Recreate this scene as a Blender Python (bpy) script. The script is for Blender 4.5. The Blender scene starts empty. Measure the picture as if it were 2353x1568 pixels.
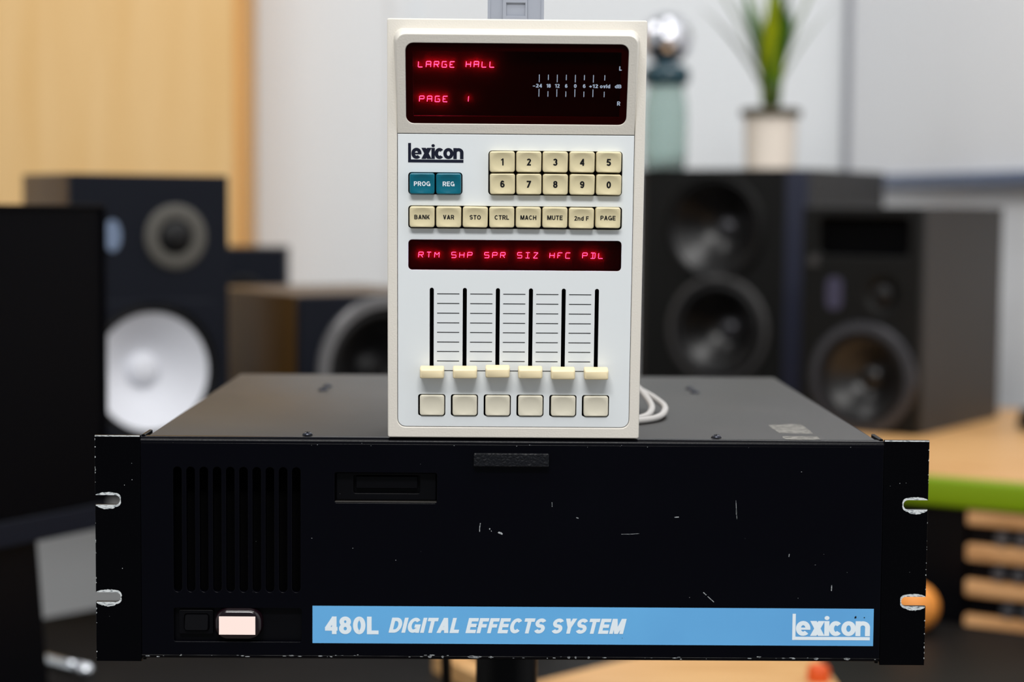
import bpy, bmesh, math, random
from mathutils import Matrix, Vector
random.seed(7)
S = bpy.context.scene
COL = S.collection
PI = math.pi
Z0 = 0.95                      # height of the rack unit's underside above the floor

# ------------------------------------------------------------------ camera
cd = bpy.data.cameras.new('camera'); cam = bpy.data.objects.new('camera', cd); COL.objects.link(cam)
right = Vector((0.999913, -0.010474, 0.008005)); fwd = Vector((0.011034, 0.997235, -0.073491)); up = Vector((-0.007213, 0.073573, 0.997264))
mw = Matrix((right, up, -fwd)).transposed().to_4x4(); mw.translation = Vector((-0.01286, -1.06151, 0.26699 + Z0))
cam.matrix_world = mw
cd.sensor_width = 36; cd.lens = 65.01; cd.clip_start = 0.05
cd.dof.use_dof = True; cd.dof.focus_distance = 1.055; cd.dof.aperture_fstop = 4.6
S.camera = cam
# ------------------------------------------------------------------ world, lights, exposure
S.view_settings.view_transform = 'Standard'; S.view_settings.look = 'None'
S.view_settings.gamma = 1; S.view_settings.exposure = 0; S.view_settings.use_curve_mapping = False
w = bpy.data.worlds.new('room_light'); S.world = w; w.use_nodes = True
w.node_tree.nodes['Background'].inputs[0].default_value = (0.86, 0.93, 1.0, 1)
w.node_tree.nodes['Background'].inputs[1].default_value = 0.22
def area(name, loc, target, sx, sy, power, color=(1, 1, 1)):
    l = bpy.data.lights.new(name, 'AREA'); l.shape = 'RECTANGLE'; l.size = sx; l.size_y = sy; l.energy = power; l.color = color
    o = bpy.data.objects.new(name, l); COL.objects.link(o); o.location = loc
    o.rotation_euler = (Vector(target) - Vector(loc)).to_track_quat('-Z', 'Y').to_euler()
    return o
area('ceiling_light_front', (-0.15, -2.05, 3.25), (0.0, -0.1, 1.15), 1.6, 0.45, 66, (1, 0.99, 0.98))
area('ceiling_light_middle', (0.05, -0.95, 3.55), (0.05, -0.2, 1.1), 2.0, 0.45, 26, (1, 0.972, 0.93))
area('ceiling_light_left', (-1.0, 1.3, 2.85), (-0.9, 1.6, 0.9), 0.6, 1.3, 14, (1, 0.98, 0.965))
area('ceiling_light_right', (0.7, 1.3, 2.85), (0.6, 1.6, 0.9), 0.6, 1.3, 18, (1, 0.985, 0.975))

# ------------------------------------------------------------------ materials
def lin(c):
    return tuple(((v / 255) / 12.92 if v / 255 <= 0.04045 else ((v / 255 + 0.055) / 1.055) ** 2.4) for v in c) + (1,)
MATS = {}
def mat(name, rgb, rough=0.5, metal=0.0, spec=0.5, bump=None, var=None, emit=None, coat=0.0, stretch=None):
    """plain procedural material; bump=(scale, strength, distance), var=(scale, rgb2, low, high) mixes a second colour by noise"""
    m = bpy.data.materials.new(name); m.use_nodes = True; nt = m.node_tree; b = nt.nodes['Principled BSDF']
    b.inputs['Base Color'].default_value = lin(rgb); b.inputs['Roughness'].default_value = rough
    b.inputs['Metallic'].default_value = metal; b.inputs['Specular IOR Level'].default_value = spec
    b.inputs['Coat Weight'].default_value = coat
    if bump or var:
        tc = nt.nodes.new('ShaderNodeTexCoord'); src = tc.outputs['Object']
        if stretch:
            mp = nt.nodes.new('ShaderNodeMapping'); mp.inputs['Scale'].default_value = stretch
            nt.links.new(src, mp.inputs['Vector']); src = mp.outputs['Vector']
    if bump:
        n = nt.nodes.new('ShaderNodeTexNoise'); n.inputs['Scale'].default_value = bump[0]; n.inputs['Detail'].default_value = 3
        nt.links.new(src, n.inputs['Vector'])
        bp = nt.nodes.new('ShaderNodeBump'); bp.inputs['Strength'].default_value = bump[1]; bp.inputs['Distance'].default_value = bump[2]
        nt.links.new(n.outputs['Fac'], bp.inputs['Height']); nt.links.new(bp.outputs['Normal'], b.inputs['Normal'])
    if var:
        n = nt.nodes.new('ShaderNodeTexNoise'); n.inputs['Scale'].default_value = var[0]; n.inputs['Detail'].default_value = 5
        nt.links.new(src, n.inputs['Vector'])
        r = nt.nodes.new('ShaderNodeValToRGB'); r.color_ramp.elements[0].position = var[2]; r.color_ramp.elements[1].position = var[3]
        r.color_ramp.elements[0].color = lin(rgb); r.color_ramp.elements[1].color = lin(var[1])
        nt.links.new(n.outputs['Fac'], r.inputs['Fac']); nt.links.new(r.outputs['Color'], b.inputs['Base Color'])
    if emit:
        b.inputs['Emission Color'].default_value = tuple(emit[0]) + (1,); b.inputs['Emission Strength'].default_value = emit[1]
    MATS[name] = m
    return m
def pane(name, tint, ior=1.4, rough=0.08, gloss=1.0):
    m = bpy.data.materials.new(name); m.use_nodes = True; nt = m.node_tree; nt.nodes.remove(nt.nodes['Principled BSDF'])
    out = nt.nodes['Material Output']; t = nt.nodes.new('ShaderNodeBsdfTransparent'); t.inputs[0].default_value = tuple(tint) + (1,)
    g = nt.nodes.new('ShaderNodeBsdfGlossy'); g.inputs['Roughness'].default_value = rough; g.inputs[0].default_value = (gloss, gloss, gloss, 1)
    f = nt.nodes.new('ShaderNodeFresnel'); f.inputs[0].default_value = ior; mx = nt.nodes.new('ShaderNodeMixShader')
    nt.links.new(f.outputs[0], mx.inputs[0]); nt.links.new(t.outputs[0], mx.inputs[1]); nt.links.new(g.outputs[0], mx.inputs[2])
    nt.links.new(mx.outputs[0], out.inputs[0]); return m

M_wall = mat('white_wall_paint', (227, 230, 232), 0.75, spec=0.2, bump=(60, 0.05, 0.002))
M_wallr = mat('cool_white_wall_paint', (243, 245, 248), 0.7, spec=0.2, bump=(60, 0.05, 0.002))
M_floor = mat('grey_floor', (112, 106, 100), 0.6, var=(6, (128, 120, 112), 0.4, 0.6))
M_ply = mat('birch_plywood', (226, 184, 122), 0.5, spec=0.3, var=(3.0, (233, 195, 138), 0.35, 0.7), stretch=(6, 6, 0.6))
M_plyedge = mat('birch_plywood_edge', (228, 170, 96), 0.5, spec=0.3, var=(3.0, (214, 160, 92), 0.35, 0.7), stretch=(6, 6, 0.6))
M_wood = mat('light_wood', (218, 172, 116), 0.42, spec=0.4, var=(8, (200, 150, 94), 0.4, 0.65), stretch=(1, 9, 9))
M_slat = mat('pine_slat', (230, 176, 122), 0.45, spec=0.4, var=(9, (186, 134, 84), 0.4, 0.65), stretch=(1, 9, 9))
M_green = mat('lime_green_edge', (122, 152, 0), 0.4, spec=0.4)
M_dark = mat('dark_desk', (22, 19, 18), 0.5, spec=0.2, var=(7, (17, 15, 14), 0.4, 0.6))
M_black = mat('black_metal', (6, 6, 9), 0.36, spec=0.12)
M_void = mat('matt_black', (4, 4, 5), 0.9, spec=0.05)
M_rack = mat('black_rack_paint', (3, 3, 8), 0.25, spec=0.10, bump=(1300, 0.14, 0.0003), var=(7, (5, 6, 12), 0.5, 0.8))
M_ear = mat('black_ear_paint', (3, 3, 5), 0.3, spec=0.06, bump=(700, 0.2, 0.0004))
M_cover = mat('dusty_black_cover', (36, 34, 32), 0.42, spec=0.40, bump=(900, 0.15, 0.0003), var=(14, (43, 40, 37), 0.45, 0.7))
M_chip = mat('bare_metal_chip', (214, 219, 220), 0.4, metal=0.0, spec=0.5, var=(420, (112, 120, 126), 0.5, 0.62), stretch=(1, 1, 3.5))
M_residue = mat('tape_residue', (126, 124, 118), 0.8, var=(260, (92, 90, 86), 0.4, 0.62))
M_blue = mat('blue_strip', (104, 178, 232), 0.55, spec=0.3, var=(9, (98, 168, 224), 0.4, 0.7))
M_white = mat('white_ink', (232, 243, 250), 0.6, spec=0.2)
M_crackle = mat('crackled_black', (9, 11, 17), 0.4, spec=0.3)
nt = M_crackle.node_tree; v = nt.nodes.new('ShaderNodeTexVoronoi'); v.feature = 'DISTANCE_TO_EDGE'; v.inputs['Scale'].default_value = 480
tc = nt.nodes.new('ShaderNodeTexCoord'); bp = nt.nodes.new('ShaderNodeBump'); bp.inputs['Strength'].default_value = 0.9; bp.inputs['Distance'].default_value = 0.0006
nt.links.new(tc.outputs['Object'], v.inputs['Vector']); nt.links.new(v.outputs['Distance'], bp.inputs['Height']); nt.links.new(bp.outputs['Normal'], nt.nodes['Principled BSDF'].inputs['Normal'])
M_screw = mat('blued_screw', (60, 62, 70), 0.3, metal=0.9)
M_lens = mat('dark_red_lens', (20, 8, 14), 0.16, spec=0.5)
M_lamp = mat('lamp_glow', (0, 0, 0), 0.6, spec=0.0, emit=((1.0, 0.80, 0.73), 1.0))
M_house = mat('cream_textured_paint', (226, 221, 211), 0.5, spec=0.4, bump=(1000, 0.3, 0.0004))
M_panel = mat('white_panel_film', (229, 234, 236), 0.45, spec=0.35)
M_key = mat('ivory_key_plastic', (219, 207, 168), 0.34, spec=0.45)
M_key2 = mat('ivory_key_plastic_shaded', (228, 222, 202), 0.34, spec=0.45)  # same ivory plastic as M_key, the fader caps' shade put into a greyer tone
M_cap = mat('ivory_fader_plastic', (240, 224, 184), 0.34, spec=0.45)
M_teal = mat('teal_key_plastic', (0, 100, 120), 0.26, spec=0.5)
M_ink = mat('black_ink', (16, 16, 20), 0.55, spec=0.2)
M_blueink = mat('dark_blue_ink', (22, 26, 44), 0.55, spec=0.2)
M_scale = mat('pale_blue_ink', (196, 212, 236), 0.5, spec=0.2)
M_pane = pane('red_filter_glass', (0.37, 0.075, 0.105), 1.2, 0.1, 0.4)
M_board = mat('display_board', (150, 34, 36), 0.7, spec=0.1)
M_bezel = mat('display_surround', (235, 190, 190), 0.7, spec=0.1)
M_led = mat('red_led', (0, 0, 0), 0.5, emit=((1.0, 0.95, 1.6), 46.0))
M_plug = mat('blue_grey_plastic', (146, 151, 162), 0.5, spec=0.3)
M_cord = mat('pale_grey_cable', (196, 193, 190), 0.45, spec=0.4)
M_cab = mat('espresso_cabinet', (84, 58, 20), 0.4, spec=0.35, var=(4, (70, 48, 17), 0.4, 0.6))
M_baffle = mat('navy_black_baffle', (12, 16, 26), 0.5, spec=0.15)
M_baffle2 = mat('black_baffle', (13, 13, 12), 0.5, spec=0.2)
M_side = mat('charcoal_cabinet', (58, 57, 57), 0.5, spec=0.3)
M_navyedge = mat('navy_edge', (30, 34, 52), 0.4, spec=0.4)
M_cone = mat('white_paper_cone', (224, 226, 233), 0.7, spec=0.2)
M_bcone = mat('black_cone', (14, 13, 13), 0.33, spec=0.5)
M_ring = mat('grey_ring', (82, 80, 75), 0.6, spec=0.3)
M_rubber = mat('black_rubber', (10, 10, 12), 0.55, spec=0.3)
M_gring = mat('glossy_dark_ring', (62, 62, 66), 0.2, metal=0.45)
M_gring2 = mat('glossy_grey_ring', (108, 107, 108), 0.26, metal=0.35)
M_badge = mat('pale_blue_badge', (112, 128, 154), 0.4, metal=0.2)
M_badge2 = mat('dim_violet_badge', (56, 54, 76), 0.5)
M_chrome = mat('chrome', (215, 220, 226), 0.18, metal=1.0)
M_screen = mat('black_screen', (5, 5, 8), 0.4, spec=0.05)
M_chin = mat('navy_black_bezel', (14, 18, 30), 0.5, spec=0.2)
M_boardw = mat('whiteboard_face', (234, 236, 239), 0.35, spec=0.4)
M_alu = mat('whiteboard_frame', (150, 152, 160), 0.4, metal=0.3)
M_rail = mat('slate_rail', (92, 104, 130), 0.45, spec=0.4)
M_pot = mat('white_ceramic', (236, 224, 210), 0.4, spec=0.4)
M_soil = mat('dark_soil', (66, 58, 36), 0.9, bump=(80, 0.6, 0.004))
M_leaf = mat('green_leaf', (48, 96, 0), 0.4, spec=0.35, var=(30, (64, 112, 4), 0.4, 0.6), stretch=(1, 1, 0.2))
M_leafy = mat('yellow_green_leaf', (148, 156, 6), 0.4, spec=0.35, var=(30, (112, 138, 6), 0.4, 0.6), stretch=(1, 1, 0.2))
M_leafg = mat('grey_green_leaf', (118, 132, 96), 0.45, spec=0.35)
M_glassy = mat('teal_glass', (212, 228, 224), 0.1, spec=0.6); _b = M_glassy.node_tree.nodes['Principled BSDF']
_b.inputs['Transmission Weight'].default_value = 0.8; _b.inputs['IOR'].default_value = 1.2
M_tealdk = mat('dark_teal_glass', (8, 54, 66), 0.2, spec=0.6)
M_silver = mat('silver_mirror', (225, 226, 232), 0.12, metal=1.0)
M_orange = mat('orange_peel', (236, 150, 66), 0.45, spec=0.4, bump=(260, 0.3, 0.001))
M_redor = mat('red_orange_plastic', (220, 84, 20), 0.45)
M_knob = mat('grey_knob', (96, 98, 104), 0.3, metal=0.6)

# ------------------------------------------------------------------ mesh helpers
def link(name, me, m, parent=None, smooth=False, loc=None, rot=None):
    o = bpy.data.objects.new(name, me); COL.objects.link(o)
    if m is not None: me.materials.append(m)
    if smooth:
        for p in me.polygons: p.use_smooth = True
    if parent is not None: o.parent = parent
    if loc: o.location = loc
    if rot: o.rotation_euler = rot
    return o
class MB:
    """collects shapes in one bmesh; build() links them as one object"""
    def __init__(s): s.bm = bmesh.new()
    def box(s, x0, x1, y0, y1, z0, z1, bev=0.0, seg=2):
        b = bmesh.new(); bmesh.ops.create_cube(b, size=1)
        for v in b.verts: v.co = Vector(((x0 + x1) / 2 + v.co.x * (x1 - x0), (y0 + y1) / 2 + v.co.y * (y1 - y0), (z0 + z1) / 2 + v.co.z * (z1 - z0)))
        if bev: bmesh.ops.bevel(b, geom=list(b.edges), offset=bev, segments=seg, affect='EDGES', profile=0.5)
        s.join(b); return s
    def join(s, b):
        me = bpy.data.meshes.new('t'); b.to_mesh(me); b.free(); s.bm.from_mesh(me); bpy.data.meshes.remove(me)
    def mesh(s, me, f=None):
        if f:
            for v in me.vertices: v.co = f(v.co)
        s.bm.from_mesh(me); bpy.data.meshes.remove(me); return s
    def poly(s, pts): s.bm.faces.new([s.bm.verts.new(p) for p in pts]); return s
    def prism(s, pts, z0, z1, axis='z'):
        f = {'z': lambda a, b, c: (a, b, c), 'y': lambda a, b, c: (a, c, b), 'x': lambda a, b, c: (c, a, b)}[axis]
        lo = [s.bm.verts.new(f(a, b, z0)) for a, b in pts]; hi = [s.bm.verts.new(f(a, b, z1)) for a, b in pts]
        s.bm.faces.new(lo); s.bm.faces.new(hi); n = len(pts)
        for i in range(n): s.bm.faces.new((lo[i], lo[(i + 1) % n], hi[(i + 1) % n], hi[i]))
        return s
    def loops(s, rings, close_first=False, close_last=False):
        R = [[s.bm.verts.new(p) for p in r] for r in rings]; n = len(R[0])
        for a, b in zip(R, R[1:]):
            for i in range(n): s.bm.faces.new((a[i], a[(i + 1) % n], b[(i + 1) % n], b[i]))
        if close_first: s.bm.faces.new(R[0][::-1])
        if close_last: s.bm.faces.new(R[-1])
        return s
    def lathe(s, prof, c=(0, 0, 0), axis='z', n=40, cap0=False, cap1=False):
        rings = []
        for r, h in prof:
            ring = []
            for i in range(n):
                a = 2 * PI * i / n; u, v = r * math.cos(a), r * math.sin(a)
                ring.append((c[0] + u, c[1] + v, c[2] + h) if axis == 'z' else ((c[0] + u, c[1] + h, c[2] + v) if axis == 'y' else (c[0] + h, c[1] + u, c[2] + v)))
            rings.append(ring)
        return s.loops(rings, cap0, cap1)
    def tube(s, pts, r, n=12):
        pts = [Vector(p) for p in pts]; rings = []; up_ = None
        for i, p in enumerate(pts):
            t = (pts[min(i + 1, len(pts) - 1)] - pts[max(i - 1, 0)]).normalized()
            if up_ is None: up_ = t.orthogonal().normalized()
            up_ = (up_ - t * up_.dot(t)).normalized(); b = t.cross(up_)
            rings.append([p + (up_ * math.cos(2 * PI * k / n) + b * math.sin(2 * PI * k / n)) * r for k in range(n)])
        return s.loops(rings, True, True)
    def build(s, name, m, parent=None, smooth=False, loc=None, rot=None, auto=None):
        bmesh.ops.recalc_face_normals(s.bm, faces=list(s.bm.faces))
        me = bpy.data.meshes.new(name); s.bm.to_mesh(me); s.bm.free()
        o = link(name, me, m, parent, smooth, loc, rot)
        if auto is not None:
            for p in me.polygons: p.use_smooth = True
            me.set_sharp_from_angle(angle=math.radians(auto))
        return o
def spline(pts, k=8):
    """Catmull-Rom through points"""
    P = [Vector(p) for p in pts]; out = []
    for i in range(len(P) - 1):
        a, b, c, d = P[max(i - 1, 0)], P[i], P[i + 1], P[min(i + 2, len(P) - 1)]
        for j in range(k):
            t = j / k
            out.append(0.5 * ((2 * b) + (c - a) * t + (2 * a - 5 * b + 4 * c - d) * t * t + (3 * b - a - 3 * c + d) * t ** 3))
    return out + [P[-1]]
def rrect(x0, x1, y0, y1, r, n=6, corners=(1, 1, 1, 1)):
    """rounded rectangle outline; corners = bottom-right, top-right, top-left, bottom-left"""
    out = []
    for k, (cx, cy, a0) in enumerate(((x1, y0, -90), (x1, y1, 0), (x0, y1, 90), (x0, y0, 180))):
        if not corners[k]: out.append((cx, cy)); continue
        ox = cx - r if cx == x1 else cx + r; oy = cy - r if cy == y0 - 0 and cy != y0 else (cy + r if cy == y0 else cy - r)
        for i in range(n + 1):
            a = math.radians(a0 + 90 * i / n); out.append((ox + r * math.cos(a), oy + r * math.sin(a)))
    return out
def plate(outline, holes, y0, y1, bev=0.0, res=1):
    """flat plate with holes: outline in (x, z), solid from y0 (front) to y1 (back); returns a mesh"""
    c = bpy.data.curves.new('p', 'CURVE'); c.dimensions = '2D'; c.fill_mode = 'BOTH'
    c.extrude = max((y1 - y0) / 2 - bev, 0.0); c.bevel_depth = bev; c.offset = -bev; c.bevel_resolution = res
    for pts in [outline] + list(holes):
        s = c.splines.new('POLY'); s.points.add(len(pts) - 1); s.use_cyclic_u = True
        for p, (a, b) in zip(s.points, pts): p.co = (a, b, 0, 1)
    o = bpy.data.objects.new('p', c); COL.objects.link(o)
    dg = bpy.context.evaluated_depsgraph_get(); me = bpy.data.meshes.new_from_object(o.evaluated_get(dg))
    bpy.data.objects.remove(o); bpy.data.curves.remove(c)
    ym = (y0 + y1) / 2
    for v in me.vertices: v.co = Vector((v.co.x, ym - v.co.z, v.co.y))
    return me
def thing(name, label, cat, loc=(0, 0, 0), rot=(0, 0, 0), group=None):
    o = bpy.data.objects.new(name, None); COL.objects.link(o); o.empty_display_size = 0.05
    o.location = loc; o.rotation_euler = rot; o['label'] = label; o['category'] = cat
    if group: o['group'] = group
    return o
def tag(o, label, cat, group=None):
    o['label'] = label; o['category'] = cat
    if group: o['group'] = group
    return o
def struct(o): o['kind'] = 'structure'; return o

# ------------------------------------------------------------------ lettering (own stroke alphabet, grotesque style)
def arc(cx, cy, rx, ry, a0, a1, n=14):
    return [(cx + rx * math.cos(math.radians(a0 + (a1 - a0) * i / n)), cy + ry * math.sin(math.radians(a0 + (a1 - a0) * i / n))) for i in range(n + 1)]
def stroke(pts, t):
    """quads of a mitred polyline of thickness t"""
    P = [Vector((p[0], p[1])) for p in pts]; P = [p for i, p in enumerate(P) if i == 0 or (p - P[i - 1]).length > 1e-5]; closed = (P[0] - P[-1]).length < 1e-6
    if closed: P = P[:-1]
    n = len(P); L = []; R = []
    for i in range(n):
        a = P[i - 1] if (i > 0 or closed) else None; c = P[(i + 1) % n] if (i < n - 1 or closed) else None
        d0 = (P[i] - a).normalized() if a is not None else None; d1 = (c - P[i]).normalized() if c is not None else None
        if d0 is None: d0 = d1
        if d1 is None: d1 = d0
        m = Vector((-(d0.y + d1.y), d0.x + d1.x)).normalized(); k = t / 2 / max(0.45, m.dot(Vector((-d0.y, d0.x))))
        L.append(P[i] + m * k); R.append(P[i] - m * k)
    q = []
    for i in range(n if closed else n - 1):
        j = (i + 1) % n; q.append([tuple(L[i]), tuple(R[i]), tuple(R[j]), tuple(L[j])])
    return q
def glyph(c, t, xh=0.73):
    h = t / 2; W = 0.58; P = []; st = []
    cap = {'M': .84, 'O': .76, 'C': .72, 'G': .76, 'D': .70, 'A': .72, 'N': .70, 'H': .70, 'U': .68, 'B': .68, 'R': .68, 'K': .70, 'V': .68, 'Y': .68, 'P': .64, 'S': .64, 'T': .62, 'E': .60, 'F': .56, 'L': .54}
    if c in cap: W = cap[c]
    if c in 'econ' and not c.isupper(): W = 0.60 if c != 'c' else 0.56
    R = W - h; T = 1 - h
    if c == ' ': return [], 0.28
    elif c == 'I' or c == 'l': W = t; st = [[(h, 0), (h, 1)]]
    elif c == 'L': st = [[(h, 1), (h, h), (W, h)]]
    elif c == 'E': st = [[(W, T), (h, T), (h, h), (W, h)], [(h, .51), (W * .93, .51)]]
    elif c == 'F': st = [[(W, T), (h, T), (h, 0)], [(h, .49), (W * .9, .49)]]
    elif c == 'T': st = [[(0, T), (W, T)], [(W / 2, 1), (W / 2, 0)]]
    elif c == 'H': st = [[(h, 0), (h, 1)], [(R, 0), (R, 1)], [(h, .51), (R, .51)]]
    elif c == 'N': st = [[(h, 0), (h, 1)], [(R, 0), (R, 1)]]; P = [[(0, 1), (t * 1.2, 1), (W, 0), (W - t * 1.2, 0)]]
    elif c == 'M': st = [[(h, 0), (h, 1)], [(R, 0), (R, 1)]]; P = [[(0, 1), (t * 1.3, 1), (W / 2 + .5 * t, 0), (W / 2 - .5 * t, 0)], [(W, 1), (W - t * 1.3, 1), (W / 2 - .5 * t, 0), (W / 2 + .5 * t, 0)]]
    elif c == 'A': P = [[(0, 0), (1.12 * t, 0), (W / 2 + .56 * t, 1), (W / 2 - .56 * t, 1)], [(W, 0), (W - 1.12 * t, 0), (W / 2 - .56 * t, 1), (W / 2 + .56 * t, 1)]]; st = [[(W * .22, .29), (W * .78, .29)]]
    elif c == 'V': P = [[(0, 1), (1.12 * t, 1), (W / 2 + .56 * t, 0), (W / 2 - .56 * t, 0)], [(W, 1), (W - 1.12 * t, 1), (W / 2 - .56 * t, 0), (W / 2 + .56 * t, 0)]]
    elif c == 'v': W = .56; P = [[(0, xh), (1.1 * t, xh), (W / 2 + .55 * t, 0), (W / 2 - .55 * t, 0)], [(W, xh), (W - 1.1 * t, xh), (W / 2 - .55 * t, 0), (W / 2 + .55 * t, 0)]]
    elif c == 'x': W = .60; P = [[(0, xh), (1.3 * t, xh), (W, 0), (W - 1.3 * t, 0)], [(W, xh), (W - 1.3 * t, xh), (0, 0), (1.3 * t, 0)]]
    elif c == 'Y': st = [[(W / 2, .46), (W / 2, 0)]]; P = [[(0, 1), (1.2 * t, 1), (W / 2 + .5 * t, .40), (W / 2 - .5 * t, .40)], [(W, 1), (W - 1.2 * t, 1), (W / 2 - .5 * t, .40), (W / 2 + .5 * t, .40)]]
    elif c == 'K': st = [[(h, 0), (h, 1)]]; P = [[(t * .8, .20), (t * .8, .44), (W - t * 1.25, 1), (W, 1)], [(W - t * 1.25, 0), (W, 0), (W * .5 + t * .4, .66), (W * .5 - t * .42, .52)]]
    elif c in 'O0': st = [arc(W / 2, .5, W / 2 - h, .5 - h, 0, 360, 28)]
    elif c == 'C': st = [arc(W / 2, .5, W / 2 - h, .5 - h, 42, 318, 24)]
    elif c == 'G': st = [arc(W / 2, .5, W / 2 - h, .5 - h, 42, 322, 24), [(W * .54, .47 - h * .2), (R, .47 - h * .2), (R, .0)]]
    elif c == 'D': st = [[(h, 0), (h, 1)], [(h, T), (W * .45, T)] + arc(W * .45, .5, R - W * .45, .5 - h, 90, -90, 16) + [(h, h)]]
    elif c == 'U': st = [[(h, 1)] + arc(W / 2, W / 2, W / 2 - h, W / 2 - h, 180, 360, 16) + [(R, 1)]]
    elif c in 'PR':
        lo = .45; rr = (T - lo) / 2; st = [[(h, 0), (h, 1)], [(h, T), (R - rr, T)] + arc(R - rr, lo + rr, rr, rr, 90, -90, 12) + [(h, lo)]]
        if c == 'R': P = [[(W - t * 1.15, 0), (W + .02, 0), (W * .56 + t * .55, .46), (W * .56 - t * .5, .46)]]
    elif c == 'B':
        lo = .52; r1 = (T - lo) / 2; r2 = (lo - h) / 2
        st = [[(h, 0), (h, 1)], [(h, T), (R - .05 - r1, T)] + arc(R - .05 - r1, lo + r1, r1, r1, 90, -90, 12) + [(h, lo)], [(h, lo), (R - r2, lo)] + arc(R - r2, h + r2, r2, r2, 90, -90, 12) + [(h, h)]]
    elif c in 'S': st = [arc(W / 2, .75 - h / 2, W / 2 - h, .25 - h / 2, 22, 270, 16) + arc(W / 2, .25 + h / 2, W / 2 - h, .25 - h / 2, 90, -158, 16)[1:]]
    elif c == '8': st = [arc(W / 2, .76 - h / 2, W / 2 - h - .02, .24 - h / 2, 0, 360, 22), arc(W / 2, .26 + h / 2, W / 2 - h, .26 - h / 2, 0, 360, 22)]
    elif c == '3': st = [arc(W / 2, .76 - h / 2, W / 2 - h - .02, .24 - h / 2, 160, -90, 16), arc(W / 2, .26 + h / 2, W / 2 - h, .26 - h / 2, 90, -160, 16)]
    elif c == '2': st = [arc(W / 2, .72, W / 2 - h, .28 - h, 165, -32, 14) + [(h * 1.5, h), (W, h)]]
    elif c == '5': st = [[(W * .94, T), (W * .2 + h * .6, T), (h * 1.25, .46)], arc(W / 2, .33, W / 2 - h, .33 - h, 142, -155, 18)]
    elif c in '69':
        st = [arc(W / 2, .325, W / 2 - h, .325 - h, 0, 360, 24), arc(W / 2, .5, W / 2 - h, .5 - h, 38, 200, 16)]
        if c == '9': st = [[(W - x, 1 - y) for x, y in s] for s in st]
    elif c == '1': W = .40; st = [[(W - h, 0), (W - h, 1)]]; P = [[(W - t * .7, 1), (W - t * .7, .80), (0, .70), (0, .83)]]
    elif c == '4': st = [[(0, .30), (W, .30)], [(W * .74, 0), (W * .74, 1)], [(h * .75, .30), (W * .74 - h * .1, 1 - h * .7)]]
    elif c == '7': st = [[(0, T), (W, T)]]; P = [[(W - t * 1.1, T), (W, T), (W * .42, 0), (W * .42 - t * 1.12, 0)]]
    elif c == 'e': st = [arc(W / 2, xh / 2, W / 2 - h, xh / 2 - h, 2, 316, 22)]; P = [[(h, xh * .5 - t * .32), (W - .002, xh * .5 - t * .32), (W - .002, xh * .5 + t * .2), (h, xh * .5 + t * .2)]]
    elif c == 'c': st = [arc(W / 2, xh / 2, W / 2 - h, xh / 2 - h, 42, 318, 20)]; W *= .93
    elif c == 'o': st = [arc(W / 2, xh / 2, W / 2 - h, xh / 2 - h, 0, 360, 26)]
    elif c == 'd': st = [arc(W / 2, xh / 2, W / 2 - h, xh / 2 - h, 0, 360, 26), [(R, 0), (R, 1)]]
    elif c == 'n': st = [[(h, 0), (h, xh)], [(h, 0)] + arc(W / 2, xh - (W / 2 - h) - h, W / 2 - h, W / 2 - h, 180, 0, 16) + [(R, 0)]]
    elif c == 'i': W = t; st = [[(h, 0), (h, xh)]]; P = [arc(h, xh + t * .72, h, h, 0, 360, 16)[:-1]]
    elif c == '-': W = .5; st = [[(0, .40), (W, .40)]]
    elif c == '+': W = .55; st = [[(0, .40), (W, .40)], [(W / 2, .13), (W / 2, .67)]]
    q = [(i, p) for i, p in enumerate(P)]
    for i, s in enumerate(st): q += [(len(P) + i, p) for p in stroke(s, t)]
    return q, W
def text_mesh(s, x0, x1, y0, caph, t=0.19, gap=0.11, shear=0.0, zfun=None, xh=0.73, mb=None):
    """flat lettering from x0 to x1 on baseline y0, facing -Y, at depth zfun(x, z)"""
    x = 0.0; polys = []
    for ch in s:
        q, W = glyph(ch, t, xh)
        for kk, p in q: polys.append((kk, [(a + x + b * shear, b) for a, b in p]))
        x += W + gap
    lo = min(a for _, p in polys for a, b in p); hi = max(a for _, p in polys for a, b in p); k = (x1 - x0) / (hi - lo)
    mb = mb or MB()
    for kk, p in polys:
        pts = []
        for a, b in p:                                    # crossing strokes lie 15 microns apart
            X = x0 + (a - lo) * k; Z = y0 + b * caph; pts.append((X, (zfun(X, Z) if zfun else 0.0) - kk * 1.5e-5, Z))
        mb.poly(pts)
    return mb
def build_flat(mb, name, m, parent, loc=None, rot=None):
    """link flat lettering without recalculating (already one-sided); faces turned to -Y"""
    for f in mb.bm.faces:
        f.normal_update()
        if f.normal.y > 0: f.normal_flip()
    me = bpy.data.meshes.new(name); mb.bm.to_mesh(me); mb.bm.free()
    return link(name, me, m, parent, False, loc, rot)

# ================================================================== SETTING
def wall_box(name, a, b, t, z1, m):
    """upright wall slab from a to b (plan), t thick away from the room"""
    d = (Vector(b) - Vector(a)).normalized(); n = Vector((-d.y, d.x)) * t
    mb = MB(); mb.prism([a, b, (b[0] + n.x, b[1] + n.y), (a[0] + n.x, a[1] + n.y)], 0, z1)
    return struct(mb.build(name, m))
struct(MB().box(-2.7, 1.9, -2.0, 3.0, -0.05, 0.0).build('floor', M_floor))
struct(MB().box(-2.7, 0.765, 2.955, 3.05, 0, 3.7).build('wall_back', M_wall))
struct(MB().box(-2.8, -2.7, -2.0, 3.05, 0, 3.7).build('wall_left', M_wall))
wall_box('wall_right', (1.75, -2.0), (0.765, 2.955), -0.08, 3.7, M_wallr)
struct(MB().box(-0.235, -0.19, 2.943, 2.955, 0, 3.7, 0.002).build('trim_1', M_wall))

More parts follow.
